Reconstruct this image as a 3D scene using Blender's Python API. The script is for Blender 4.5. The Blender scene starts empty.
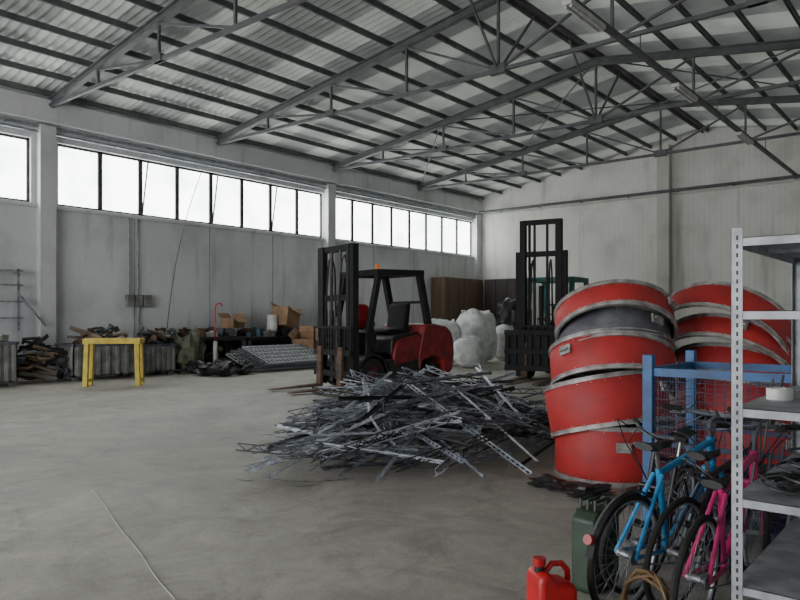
import bpy, math, random
from mathutils import Vector, Matrix, Euler, noise
random.seed(7)
R_=random.Random(11)
scene=bpy.context.scene
COL=scene.collection
YAW=math.radians(39.6)
Fx,Fy=-math.sin(YAW),math.cos(YAW)
Rx,Ry=math.cos(YAW),math.sin(YAW)
def S(u,d,z=0.0):           # survey frame: u metres sideways, d metres ahead of the tripod
    return Vector((u*Rx+d*Fx,u*Ry+d*Fy,z))
def ang(phi): return math.radians(phi)+YAW

# ------------------------------------------------------------ materials
def lin(c):
    return tuple(((x/255)/12.92 if x/255<=0.04045 else ((x/255+0.055)/1.055)**2.4) for x in c)+(1,)
def M(name,c1,c2=None,scale=5,rough=.6,metal=0.0,bump=0.0,detail=6,stretch=(1,1,1),lo=.38,hi=.62,emit=0,trans=0,scuff=None):
    m=bpy.data.materials.new(name); m.use_nodes=True
    nt=m.node_tree; b=nt.nodes['Principled BSDF']
    b.inputs['Roughness'].default_value=rough; b.inputs['Metallic'].default_value=metal
    c2=c2 or tuple(int(x*.82) for x in c1)
    tc=nt.nodes.new('ShaderNodeTexCoord'); mp=nt.nodes.new('ShaderNodeMapping')
    mp.inputs['Scale'].default_value=stretch
    nz=nt.nodes.new('ShaderNodeTexNoise'); nz.inputs['Scale'].default_value=scale; nz.inputs['Detail'].default_value=detail
    rp=nt.nodes.new('ShaderNodeValToRGB')
    rp.color_ramp.elements[0].position=lo; rp.color_ramp.elements[1].position=hi
    rp.color_ramp.elements[0].color=lin(c1); rp.color_ramp.elements[1].color=lin(c2)
    L=nt.links.new
    L(tc.outputs['Object'],mp.inputs['Vector']); L(mp.outputs[0],nz.inputs['Vector'])
    L(nz.outputs['Fac'],rp.inputs['Fac']); col=rp.outputs['Color']
    if scuff:
        n2=nt.nodes.new('ShaderNodeTexNoise'); n2.inputs['Scale'].default_value=7; n2.inputs['Detail'].default_value=12; n2.inputs['Roughness'].default_value=.8
        mp2=nt.nodes.new('ShaderNodeMapping'); mp2.inputs['Scale'].default_value=(1,1,2.5); mp2.inputs['Location'].default_value=(3,1,2)
        L(tc.outputs['Object'],mp2.inputs['Vector']); L(mp2.outputs[0],n2.inputs['Vector'])
        r2=nt.nodes.new('ShaderNodeValToRGB'); r2.color_ramp.elements[0].position=.54; r2.color_ramp.elements[1].position=.66
        r2.color_ramp.elements[0].color=(0,0,0,1); r2.color_ramp.elements[1].color=(.75,.75,.75,1); L(n2.outputs['Fac'],r2.inputs['Fac'])
        mx=nt.nodes.new('ShaderNodeMixRGB'); L(r2.outputs[0],mx.inputs[0]); L(col,mx.inputs[1]); mx.inputs[2].default_value=lin(scuff); col=mx.outputs[0]
    L(col,b.inputs['Base Color'])
    if bump>0:
        bp=nt.nodes.new('ShaderNodeBump'); bp.inputs['Strength'].default_value=bump; bp.inputs['Distance'].default_value=.02
        L(nz.outputs['Fac'],bp.inputs['Height']); L(bp.outputs[0],b.inputs['Normal'])
    if emit:
        b.inputs['Emission Strength'].default_value=emit; L(col,b.inputs['Emission Color'])
    if trans:
        out=nt.nodes['Material Output']; t=nt.nodes.new('ShaderNodeBsdfTranslucent'); L(col,t.inputs['Color'])
        mx=nt.nodes.new('ShaderNodeMixShader'); mx.inputs[0].default_value=trans
        L(b.outputs[0],mx.inputs[1]); L(t.outputs[0],mx.inputs[2]); L(mx.outputs[0],out.inputs['Surface'])
    return m
steel_dark=M('dark_painted_steel',(80,81,84),(96,96,97),4,.65,.1)
purlin_m=M('purlin_steel',(84,85,87),(102,102,102),3,.7,.05)
black_m=M('black_paint',(20,20,22),(36,35,34),6,.5,.1)
blackmast=M('matt_black_mast',(14,14,15),(24,24,24),6,.8)
rubber=M('rubber',(22,22,22),(36,34,32),12,.85,bump=.2)
red_fl=M('red_vehicle_paint',(134,30,34),(96,24,28),5,.5,scuff=(58,28,30))
teal_m=M('teal_vehicle_paint',(38,110,100),(26,80,74),5,.5)
galv=M('galvanised_steel',(160,164,168),(120,124,128),9,.45,.45,bump=.05)
shelf_m=M('shelf_zinc',(168,171,174),(136,139,143),9,.5,.25)
grat_m=M('grating_zinc',(176,180,182),(140,144,148),9,.5,.2)
galv_b=M('bright_zinc_steel',(190,195,202),(144,150,160),14,.5,.2)
galv_c=M('dull_zinc_steel',(136,142,152),(100,106,116),14,.55,.2)
steel_mid=M('weathered_steel',(104,108,116),(72,75,80),10,.5,.25)
steel_drk=M('dark_weathered_steel',(62,63,67),(42,42,46),10,.55,.3)
rust=M('rusty_steel',(106,80,64),(70,58,50),8,.85,.1,bump=.3)
chrome=M('chrome_steel',(200,200,200),(150,150,150),10,.25,.9)
drum_red=M('drum_red_paint',(178,42,42),(146,36,36),3.5,.6,lo=.3,hi=.75,detail=10,scuff=(112,44,46))
drum_gry=M('drum_grey_paint',(104,104,108),(76,76,82),4,.65,.1,detail=10,scuff=(60,60,64))
drum_in=M('drum_grey_interior',(104,104,108),(66,67,72),5,.7,.1,scuff=(50,50,54))
rim_m=M('drum_rim_steel',(178,175,172),(128,125,122),8,.5,.3,scuff=(110,86,78))
yellow=M('yellow_paint',(204,180,64),(174,148,48),6,.55)
blue_m=M('blue_paint',(36,92,148),(28,68,110),6,.5,scuff=(60,60,66))
dblue=M('dark_blue_mesh',(34,46,84),(24,34,60),6,.55)
wbag=M('white_woven_plastic',(228,228,226),(196,198,198),5,.75,bump=.15)
bbag=M('black_plastic',(26,26,28),(46,46,48),7,.45,bump=.3)
card=M('cardboard',(166,132,102),(136,108,84),4,.85)
brown=M('brown_wood_panel',(104,84,66),(80,66,52),3,.7,stretch=(1,1,.15))
darkpanel=M('dark_brown_panel',(48,42,38),(34,30,28),3,.7)
greybin=M('grey_sheet_bin',(140,142,140),(104,104,100),4,.7,.1,scuff=(92,78,66))
greencan=M('olive_green_paint',(42,66,44),(30,48,34),6,.5,scuff=(62,72,54))
redplastic=M('red_plastic',(190,24,28),(164,18,24),6,.4)
white_m=M('white_plastic',(225,225,220),(198,198,194),6,.5)
orange_m=M('orange_lens',(230,120,20),(200,90,20),6,.3,emit=.3)
cyan_m=M('blue_bicycle_paint',(56,150,206),(40,118,176),6,.35)
mag_m=M('magenta_bicycle_paint',(196,44,112),(160,34,92),6,.35)
redbike=M('dark_bicycle_paint',(40,28,32),(28,24,26),6,.35)
maroon=M('maroon_bicycle_paint',(104,24,30),(78,20,26),6,.35)
green_tarp=M('grey_green_tarpaulin',(100,104,84),(72,76,62),5,.85,bump=.4)
wood=M('rough_wood',(140,118,94),(100,82,64),4,.85,stretch=(1,8,8))
teal_box=M('faded_blue_plastic',(80,112,136),(62,90,112),5,.6)
reflector=M('red_reflector',(170,10,14),(140,8,12),8,.35)
tape_m=M('brown_hose',(110,84,54),(84,64,42),9,.6)
lampw=M('lamp_housing',(205,205,200),(185,185,180),4,.5)
hub_m=M('dark_wheel_hub',(92,40,38),(60,34,32),6,.6)

def streak_wall(name,base,dark,warm,fac,ribs=False):
    m=bpy.data.materials.new(name); m.use_nodes=True; nt=m.node_tree; b=nt.nodes['Principled BSDF']; L=nt.links.new
    b.inputs['Roughness'].default_value=.9
    tc=nt.nodes.new('ShaderNodeTexCoord')
    def nz(scale,st,detail=6):
        mp=nt.nodes.new('ShaderNodeMapping'); mp.inputs['Scale'].default_value=st
        n=nt.nodes.new('ShaderNodeTexNoise'); n.inputs['Scale'].default_value=scale; n.inputs['Detail'].default_value=detail
        L(tc.outputs['Object'],mp.inputs['Vector']); L(mp.outputs[0],n.inputs['Vector']); return n
    n1=nz(.35,(1,1,1)); n2=nz(2.6,(1,1,.10),8); n3=nz(9,(1,1,1)); n4=nz(.9,(1,1,.8),10)
    def ramp(n,a,b_,ca,cb):
        r=nt.nodes.new('ShaderNodeValToRGB'); r.color_ramp.elements[0].position=a; r.color_ramp.elements[1].position=b_
        r.color_ramp.elements[0].color=ca; r.color_ramp.elements[1].color=cb; L(n.outputs['Fac'],r.inputs['Fac']); return r
    r1=ramp(n1,.35,.65,lin(base),lin(warm)); r2=ramp(n2,.56,.76,(1,1,1,1),lin(dark)); r3=ramp(n3,.3,.7,(.93,.93,.93,1),(1,1,1,1)); r4=ramp(n4,.5,.68,(1,1,1,1),(.84,.84,.83,1))
    lst=[(r2,fac),(r3,1),(r4,1)]
    if ribs:
        wv=nt.nodes.new('ShaderNodeTexWave'); wv.bands_direction='X'; wv.inputs['Scale'].default_value=1.6; wv.inputs['Distortion'].default_value=0
        L(tc.outputs['Object'],wv.inputs['Vector']); lst.append((ramp(wv,.0,.2,(.94,.94,.94,1),(1,1,1,1)),1))
    cur=r1
    for r,f in lst:
        mx=nt.nodes.new('ShaderNodeMixRGB'); mx.blend_type='MULTIPLY'; mx.inputs['Fac'].default_value=f
        L(cur.outputs[0],mx.inputs[1]); L(r.outputs[0],mx.inputs[2]); cur=mx
    L(cur.outputs[0],b.inputs['Base Color'])
    bp=nt.nodes.new('ShaderNodeBump'); bp.inputs['Strength'].default_value=.1; L(n3.outputs['Fac'],bp.inputs['Height']); L(bp.outputs[0],b.inputs['Normal'])
    return m
wall_m=streak_wall('wall_concrete',(216,218,220),(120,118,116),(200,202,204),.5)
wall_b=streak_wall('wall_concrete_warm',(218,216,210),(150,146,138),(204,201,195),.45,True)
pil_m=streak_wall('pilaster_concrete',(194,192,186),(150,146,138),(180,178,172),.45)
trim_m=streak_wall('trim_concrete',(210,211,212),(140,138,136),(194,195,196),.5)

def floor_mat():
    m=bpy.data.materials.new('floor_concrete'); m.use_nodes=True; nt=m.node_tree; b=nt.nodes['Principled BSDF']; L=nt.links.new
    tc=nt.nodes.new('ShaderNodeTexCoord')
    def nz(scale,detail,rough=.55,dist=0,st=(1,1,1)):
        mp=nt.nodes.new('ShaderNodeMapping'); mp.inputs['Scale'].default_value=st; mp.inputs['Rotation'].default_value=(0,0,.5)
        n=nt.nodes.new('ShaderNodeTexNoise'); n.inputs['Scale'].default_value=scale; n.inputs['Detail'].default_value=detail
        n.inputs['Roughness'].default_value=rough; n.inputs['Distortion'].default_value=dist
        L(tc.outputs['Object'],mp.inputs['Vector']); L(mp.outputs[0],n.inputs['Vector']); return n
    def ramp(n,a,b_,ca,cb):
        r=nt.nodes.new('ShaderNodeValToRGB'); r.color_ramp.elements[0].position=a; r.color_ramp.elements[1].position=b_
        r.color_ramp.elements[0].color=ca; r.color_ramp.elements[1].color=cb; L(n.outputs['Fac'],r.inputs['Fac']); return r
    n1=nz(.28,8,.6,.4); n2=nz(1.8,12,.80,.8); n3=nz(70,4); n4=nz(.8,10,.8,1.4); n5=nz(5.5,10,.9,.3); n6=nz(1.2,10,.8,.6,(1,.12,1))
    r1=ramp(n1,.36,.66,lin((194,190,181)),lin((166,161,152)))
    r2=ramp(n2,.35,.65,(.62,.615,.60,1),(1.08,1.08,1.07,1))
    r3=ramp(n3,.3,.7,(.76,.76,.76,1),(1,1,1,1))
    r4=ramp(n4,.52,.70,(1,1,1,1),(.60,.59,.57,1))
    r5=ramp(n5,.58,.68,(1,1,1,1),(.64,.63,.61,1))
    r6=ramp(n6,.55,.72,(1,1,1,1),(.78,.77,.75,1))
    cur=r1
    for r in (r2,r3,r4,r5,r6):
        mx=nt.nodes.new('ShaderNodeMixRGB'); mx.blend_type='MULTIPLY'; mx.inputs['Fac'].default_value=1
        L(cur.outputs[0],mx.inputs[1]); L(r.outputs[0],mx.inputs[2]); cur=mx
    L(cur.outputs[0],b.inputs['Base Color'])
    rr=nt.nodes.new('ShaderNodeMapRange'); rr.inputs['To Min'].default_value=.42; rr.inputs['To Max'].default_value=.8
    L(n2.outputs['Fac'],rr.inputs['Value']); L(rr.outputs[0],b.inputs['Roughness'])
    bp=nt.nodes.new('ShaderNodeBump'); bp.inputs['Strength'].default_value=.3; bp.inputs['Distance'].default_value=.02
    L(n2.outputs['Fac'],bp.inputs['Height']); L(bp.outputs[0],b.inputs['Normal'])
    return m
floor_m=floor_mat()
roof_m=M('roof_sheet',(156,159,156),(134,137,134),.8,.85,trans=.038,detail=10)
sky_m=M('translucent_roof_sheet',(180,184,176),(158,162,154),.8,.85,trans=.082,detail=10)
def pane_mat():
    m=bpy.data.materials.new('frosted_daylight_pane'); m.use_nodes=True; b=m.node_tree.nodes['Principled BSDF']; nt=m.node_tree
    b.inputs['Base Color'].default_value=(.8,.85,.85,1); b.inputs['Roughness'].default_value=.4
    tc=nt.nodes.new('ShaderNodeTexCoord'); n=nt.nodes.new('ShaderNodeTexNoise'); n.inputs['Scale'].default_value=1.1
    r=nt.nodes.new('ShaderNodeValToRGB'); r.color_ramp.elements[0].color=(.60,.74,.72,1); r.color_ramp.elements[1].color=(1,1,.98,1)
    r.color_ramp.elements[0].position=.3; r.color_ramp.elements[1].position=.6
    nt.links.new(tc.outputs['Object'],n.inputs['Vector']); nt.links.new(n.outputs['Fac'],r.inputs['Fac'])
    nt.links.new(r.outputs[0],b.inputs['Emission Color']); b.inputs['Emission Strength'].default_value=9.5
    return m
pane_m=pane_mat()

# ------------------------------------------------------------ mesh builder
class MB:
    def __init__(s): s.v=[]; s.f=[]; s.m=[]
    def add(s,vs,fs,mat=0):
        o=len(s.v); s.v+= [tuple(v) for v in vs]; s.f+=[tuple(i+o for i in f) for f in fs]; s.m+=[mat]*len(fs); return s
    def box(s,c,sz,rot=None,mat=0):
        hx,hy,hz=sz[0]/2,sz[1]/2,sz[2]/2
        vs=[Vector((x,y,z)) for x in(-hx,hx) for y in(-hy,hy) for z in(-hz,hz)]
        if rot is not None:
            m=Euler(rot).to_matrix(); vs=[m@v for v in vs]
        c=Vector(c); vs=[v+c for v in vs]
        return s.add(vs,[(0,1,3,2),(4,6,7,5),(0,4,5,1),(2,3,7,6),(0,2,6,4),(1,5,7,3)],mat)
    def bb(s,x0,x1,y0,y1,z0,z1,mat=0):
        return s.box(((x0+x1)/2,(y0+y1)/2,(z0+z1)/2),(x1-x0,y1-y0,z1-z0),None,mat)
    def beam(s,p,q,w,h,mat=0,up=(0,0,1)):
        p=Vector(p);q=Vector(q);d=(q-p).normalized();up=Vector(up)
        if abs(d.dot(up))>.99: up=Vector((1,0,0))
        a=d.cross(up).normalized(); b=a.cross(d).normalized()
        vs=[]
        for e in(p,q):
            for i,j in((-1,-1),(1,-1),(1,1),(-1,1)): vs.append(e+a*i*w/2+b*j*h/2)
        return s.add(vs,[(3,2,1,0),(4,5,6,7),(0,1,5,4),(1,2,6,5),(2,3,7,6),(3,0,4,7)],mat)
    def cyl(s,p,q,r1,r2=None,n=12,mat=0,caps=True):
        r2=r1 if r2 is None else r2
        p=Vector(p);q=Vector(q);d=(q-p).normalized();up=Vector((0,0,1))
        if abs(d.dot(up))>.99: up=Vector((1,0,0))
        a=d.cross(up).normalized(); b=d.cross(a).normalized()
        vs=[p+(a*math.cos(2*math.pi*i/n)+b*math.sin(2*math.pi*i/n))*r1 for i in range(n)]+[q+(a*math.cos(2*math.pi*i/n)+b*math.sin(2*math.pi*i/n))*r2 for i in range(n)]
        fs=[(i,(i+1)%n,n+(i+1)%n,n+i) for i in range(n)]
        if caps: fs+=[tuple(range(n-1,-1,-1)),tuple(range(n,2*n))]
        return s.add(vs,fs,mat)
    def tube(s,pts,r,n=6,mat=0,closed=False):
        pts=[Vector(p) for p in pts]; k=len(pts); vs=[]; prev=None
        for i,p in enumerate(pts):
            if closed: t=(pts[(i+1)%k]-pts[i-1])
            else: t=pts[min(i+1,k-1)]-pts[max(i-1,0)]
            t=t.normalized()
            if prev is None:
                u=Vector((0,0,1)) if abs(t.z)<.9 else Vector((1,0,0)); a=t.cross(u).normalized()
            else:
                a=(prev-t*prev.dot(t)).normalized()
            prev=a; b=t.cross(a)
            vs+=[p+(a*math.cos(2*math.pi*j/n)+b*math.sin(2*math.pi*j/n))*r for j in range(n)]
        fs=[]
        for i in range(k if closed else k-1):
            i2=(i+1)%k
            fs+=[(i*n+j,i*n+(j+1)%n,i2*n+(j+1)%n,i2*n+j) for j in range(n)]
        if not closed: fs+=[tuple(range(n-1,-1,-1)),tuple((k-1)*n+j for j in range(n))]
        return s.add(vs,fs,mat)
    def prism(s,poly,y0,y1,mat=0):   # polygon in xz extruded along y
        n=len(poly); vs=[(x,y0,z) for x,z in poly]+[(x,y1,z) for x,z in poly]
        fs=[tuple(range(n)),tuple(range(2*n-1,n-1,-1))]+[(i,n+i,n+(i+1)%n,(i+1)%n) for i in range(n)]
        return s.add(vs,fs,mat)
    def lathe(s,prof,n=32,mat=0,mats=None,c=(0,0,0),closed=False):
        k=len(prof); vs=[]
        for r,z in prof:
            vs+=[(c[0]+r*math.cos(2*math.pi*i/n),c[1]+r*math.sin(2*math.pi*i/n),c[2]+z) for i in range(n)]
        o=len(s.v); s.v+=vs
        for j in range(k if closed else k-1):
            j2=(j+1)%k
            for i in range(n):
                s.f.append((o+j*n+i,o+j*n+(i+1)%n,o+j2*n+(i+1)%n,o+j2*n+i)); s.m.append(mats[j] if mats else mat)
        return s
    def blob(s,c,sz,seed=0,sq=.5,amp=.1,mat=0,n=20,k=12):
        vs=[]; fs=[]
        def P(t,e): return math.copysign(abs(t)**e,t)
        for j in range(k+1):
            ph=-math.pi/2+math.pi*j/k
            for i in range(n):
                th=2*math.pi*i/n
                v=Vector((P(math.cos(ph),sq)*P(math.cos(th),sq),P(math.cos(ph),sq)*P(math.sin(th),sq),P(math.sin(ph),sq)))
                f=1+amp*noise.noise(v*1.8+Vector((seed*3.1,seed*1.7,seed)))*1.6+amp*.5*noise.noise(v*5+Vector((seed,0,seed)))
                v=Vector((v.x*f,v.y*f,v.z*(f if v.z>0 else 1)))
                vs.append((c[0]+v.x*sz[0]/2,c[1]+v.y*sz[1]/2,c[2]+v.z*sz[2]/2))
        for j in range(k):
            for i in range(n): fs.append((j*n+i,j*n+(i+1)%n,(j+1)*n+(i+1)%n,(j+1)*n+i))
        return s.add(vs,fs,mat)
    def mesh(s,name,mats):
        me=bpy.data.meshes.new(name); me.from_pydata(s.v,[],s.f)
        for m in (mats if isinstance(mats,(list,tuple)) else [mats]): me.materials.append(m)
        me.polygons.foreach_set('material_index',s.m); me.polygons.foreach_set('use_smooth',[True]*len(s.f))
        me.update()
        import bmesh
        bm=bmesh.new(); bm.from_mesh(me); bmesh.ops.recalc_face_normals(bm,faces=bm.faces); bm.to_mesh(me); bm.free()
        me.set_sharp_from_angle(angle=math.radians(35)); return me
    def obj(s,name,mats,parent=None,bevel=0,loc=None,rot=None):
        o=bpy.data.objects.new(name,s.mesh(name,mats)); COL.objects.link(o)
        if parent: o.parent=parent
        if loc is not None: o.location=loc
        if rot is not None: o.rotation_euler=rot
        if bevel:
            b=o.modifiers.new('Bevel','BEVEL'); b.width=bevel; b.segments=2; b.limit_method='ANGLE'; b.angle_limit=math.radians(40)
        return o
def top(o,label,cat,group=None):
    o['label']=label; o['category']=cat
    if group: o['group']=group
    return o
def struct(o): o['kind']='structure'; return o
def thing(name,label,cat,loc=(0,0,0),rot=(0,0,0),group=None):
    e=bpy.data.objects.new(name,None); COL.objects.link(e); e.empty_display_size=.1
    e.location=loc; e.rotation_euler=rot; return top(e,label,cat,group)

# ------------------------------------------------------------ room
XL,XR,YB,YF=-18.3,2.6,27.9,-7.0
XRID,ZR,ZE=-8.0,8.55,7.0
struct(MB().bb(XL-.4,XR+.4,YF-6,YB+.4,-.2,0).obj('floor',floor_m))
w=MB(); zb,zt=4.40,6.02
groups=[(-1.6,7.62),(8.28,17.78),(18.25,27.5)]
w.bb(XL-.3,XL,YF,YB+.3,0,zb); w.bb(XL-.3,XL,YF,YB+.3,zt,ZE+.20)
w.bb(XL-.3,XL,YF,-1.6,zb,zt); w.bb(XL-.3,XL,7.62,8.28,zb,zt); w.bb(XL-.3,XL,17.78,18.25,zb,zt); w.bb(XL-.3,XL,27.5,YB+.3,zb,zt)
struct(w.obj('wall_left',wall_m))
g=MB(); g.prism([(XL-.3,0),(XR+.3,0),(XR+.3,ZE+.25),(XRID,ZR+.3),(XL-.3,ZE+.25)],YB,YB+.3)
struct(g.obj('wall_back',wall_b))
struct(MB().bb(XR,XR+.3,YF,YB,0,ZE+.24).obj('wall_right',wall_m))
g=MB(); g.bb(XL-.3,-14.5,YF-.3,YF,0,5.2); g.bb(-2.5,XR+.3,YF-.3,YF,0,5.2); g.prism([(XL-.3,5.2),(XR+.3,5.2),(XR+.3,ZE+.25),(XRID,ZR+.3),(XL-.3,ZE+.25)],YF-.3,YF)
struct(g.obj('wall_front',wall_m))  # unseen wall behind the camera, added with its gate to cut light on the foreground
wn=0
wframe=M('window_frame_dark',(60,56,54),(76,72,68),6,.6,.1)
for gi,(a,b_) in enumerate(groups):
    n=8; step=(b_-a)/n
    for i in range(n):
        if gi==0 and i<3: continue
        wn+=1; y0=a+i*step; y1=y0+step
        f=MB(); t=.06
        f.bb(XL-.2,XL-.1,y0,y0+t,zb,zt); f.bb(XL-.2,XL-.1,y1-t,y1,zb,zt); f.bb(XL-.2,XL-.1,y0,y1,zb,zb+t); f.bb(XL-.2,XL-.1,y0,y1,zt-t,zt)
        o=struct(f.obj('window_%d'%wn,wframe))
        p=MB(); p.bb(XL-.17,XL-.15,y0+t-.01,y1-t+.01,zb+t-.01,zt-t+.01); p.obj('pane',pane_m,parent=o)
        if (gi==1 and i in(2,4,6)):
            h=MB(); yy=y0+.05
            h.beam((XL-.1,yy,zb+.05),(XL+.06,yy+.08,zt-.1),.03,.04)
            h.obj('tilted_sash',wframe,parent=o)
tn=0
def trim(mb,mat=trim_m,bevel=.01):
    global tn; tn+=1; return struct(mb.obj('trim_%d'%tn,mat,bevel=bevel))
for yc in(7.95,18.0,27.7,-2.1): trim(MB().bb(XL,XL+.22,yc-.2,yc+.2,0,6.35))
trim(MB().bb(XL,XL+.28,YF,YB,6.42,ZE+.0))
trim(MB().bb(XL,XL+.08,YF,YB,4.28,4.38))
for xc in(-9.5,-4.35): trim(MB().bb(xc-.24,xc+.24,YB-.34,YB,0,ZR-.1-abs(xc-XRID)*.15),pil_m)
trim(MB().bb(XL,XR,YB-.06,YB,6.30,6.36),pil_m)
seam=M('wall_seam',(156,154,150),(136,134,130),6,.9)
for yc in(10.4,12.9,15.4,20.5,23,25.5,5.5): trim(MB().bb(XL,XL+.01,yc-.01,yc+.01,0,4.28),seam,0)
def roofside(name,x0,z0,x1,z1):
    mb=MB(); p=.2; N=int((YB+.3-YF)/p*4); vs=[]
    for i in range(N+1):
        y=YF+i*p/4; o=.028*math.sin(2*math.pi*(i/4))
        vs+=[(x0,y,z0+o),(x1,y,z1+o)]
    mb.v=vs
    for i in range(N):
        y=YF+i*p/4
        mb.f.append((2*i,2*i+1,2*i+3,2*i+2)); mb.m.append(1 if ((y-1.6)%2.5)<1.0 else 0)
    return struct(mb.obj(name,[roof_m,sky_m]))
slope=(ZR-ZE)/(XRID-XL)
def topz(x): return ZR-abs(x-XRID)*slope
RO=.175
roofside('ceiling',XL-.4,topz(XL-.4)+RO,XRID,ZR+RO); roofside('ceiling.001',XRID,ZR+RO,XR+.4,topz(XR+.4)+RO)
def truss(y,parent):
    c=MB()
    for a,b_ in((XL+.1,XRID),(XR-.1,XRID)):
        za=topz(a); 
        c.beam((a,y,za-.02),(b_,y,ZR-.02),.15,.03); c.beam((a,y,za-.18),(b_,y,ZR-.18),.15,.03); c.beam((a,y,za-.10),(b_,y,ZR-.10),.03,.15)
    c.obj('top_chord',steel_dark,parent=parent)
    ZB=6.9-.05
    b=MB(); b.beam((XL+.1,y,ZB),(XR-.1,y,ZB),.08,.08); b.obj('bottom_chord',steel_dark,parent=parent)
    wv=MB(); xs=[XL+.1+(XRID-XL-.1)*k/4 for k in range(5)]
    for side in(1,-1):
        pts=[x if side==1 else 2*XRID-x for x in xs]
        for i in range(1,5):
            if side==-1 and i==4: continue
            wv.beam((pts[i],y,ZB),(pts[i],y,topz(pts[i])-.18),.055,.055)
        for i in range(1,4):
            wv.beam((pts[i],y,topz(pts[i])-.18),(pts[i+1],y,ZB),.05,.05)
            if i%2==0: wv.box((pts[i],y,ZB+.03),(.3,.14,.14))
    wv.box((XRID,y,ZB+.02),(.4,.14,.2))
    wv.obj('web_member',steel_dark,parent=parent)
ty=[-2,3,8,13,18,23]
for y in ty:
    e=thing('roof_truss','dark painted steel roof truss spanning the hall','roof truss',(0,0,0),group='steel roof trusses'); truss(y,e)
for side in(1,-1):
    for i in range(11):
        x=XL+.35+i*.985; 
        if side==-1: x=2*XRID-x
        z=topz(x)
        p=MB(); p.bb(x-.03,x+.03,YF,YB,z+.003,z+.015); p.bb(x-.010,x+.010,YF,YB,z+.003,z+.135); p.bb(x-.03,x+.03,YF,YB,z+.125,z+.137)
        top(p.obj('purlin',purlin_m),'long grey steel purlin under the corrugated roof','purlin','roof purlins')
for y in ty[:-1]:
    b=MB(); b.beam((-8,y+.05,6.87),(-8,y+1.6,topz(-8)+.01),.045,.045); b.beam((-8,y-.05,6.87),(-8,y-1.6,topz(-8)+.01),.045,.045)
    top(b.obj('knee_brace',steel_dark),'slanting steel brace between truss and purlins','brace','roof knee braces')
for (a,b_) in((18,23),):
    for x0,x1 in((XL+.4,-13.2),(-13.2,XRID),(XRID,-2.9)):
        m=MB(); m.cyl((x0,a,topz(x0)-.03),(x1,b_,topz(x1)-.03),.02,n=6); m.cyl((x0,b_,topz(x0)-.06),(x1,a,topz(x1)-.06),.02,n=6)
        top(m.obj('bracing_rod',steel_dark),'crossed steel bracing rods below the roof','brace','roof bracing rods')
r=MB(); r.bb(-4.95,-4.85,YF,YB-.3,6.42,6.50); 
for y in ty: r.cyl((-4.9,y,6.46),(-4.9,y,6.85),.012,n=6)
top(r.obj('cable_tray',purlin_m),'long grey cable tray hung below the trusses','cable tray')
for y in(10.6,15.6,20.6):
    e=thing('fluorescent_lamp','twin-tube fluorescent lamp under the cable tray','lamp',(-4.9,y,6.32),group='fluorescent lamps')
    MB().box((0,0,.06),(.16,1.3,.08)).obj('housing',lampw,parent=e,bevel=.01)
    for s in(-1,1): MB().cyl((s*.045,-.6,0),(s*.045,.6,0),.02,n=10).obj('tube',white_m,parent=e)
for z,rr in((6.32,.045),(6.18,.03)):
    m=MB().cyl((XL+.12,YF,z),(XL+.12,YB-.4,z),rr,n=8)
    for y in range(-5,27,2): m.bb(XL,XL+.12,y-.02,y+.02,z-.03,z+.03)
    top(m.obj('wall_pipe',galv),'grey pipe clipped along the wall below the eaves','pipe','wall pipes')
m=MB().cyl((XL+.35,YB-.40,6.42),(XR,YB-.40,6.42),.06,n=8)
for x in range(-17,3,2): m.bb(x-.02,x+.02,YB-.40,YB,6.39,6.45)
top(m.obj('wall_pipe',steel_dark),'dark pipe running along the end wall','pipe','wall pipes')
e=thing('switch_box','grey electrical boxes with conduit on the wall','electrical box',(XL,10.5,1.98))
for i in range(3): MB().box((.08,-.28+i*.26,0),(.14,.22,.34)).obj('enclosure',greybin,parent=e,bevel=.01)
for cy,z0,z1 in((-.28,.17,2.4),(-.02,.17,2.4),(0,-.17,-1)): MB().cyl((.05,cy,z0),(.05,cy,z1),.02,n=6).obj('conduit',galv,parent=e)
pts=[]
for i in range(25):
    t=i/24; pts.append((XL+.05+1.1*t**1.5,12.6-1.9*t-.1*math.sin(t*math.pi),6.0-4.9*t))
top(MB().tube(pts,.014,5).obj('hanging_cable',steel_mid),'thin cable hanging from the window down to the bench','cable')

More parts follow.
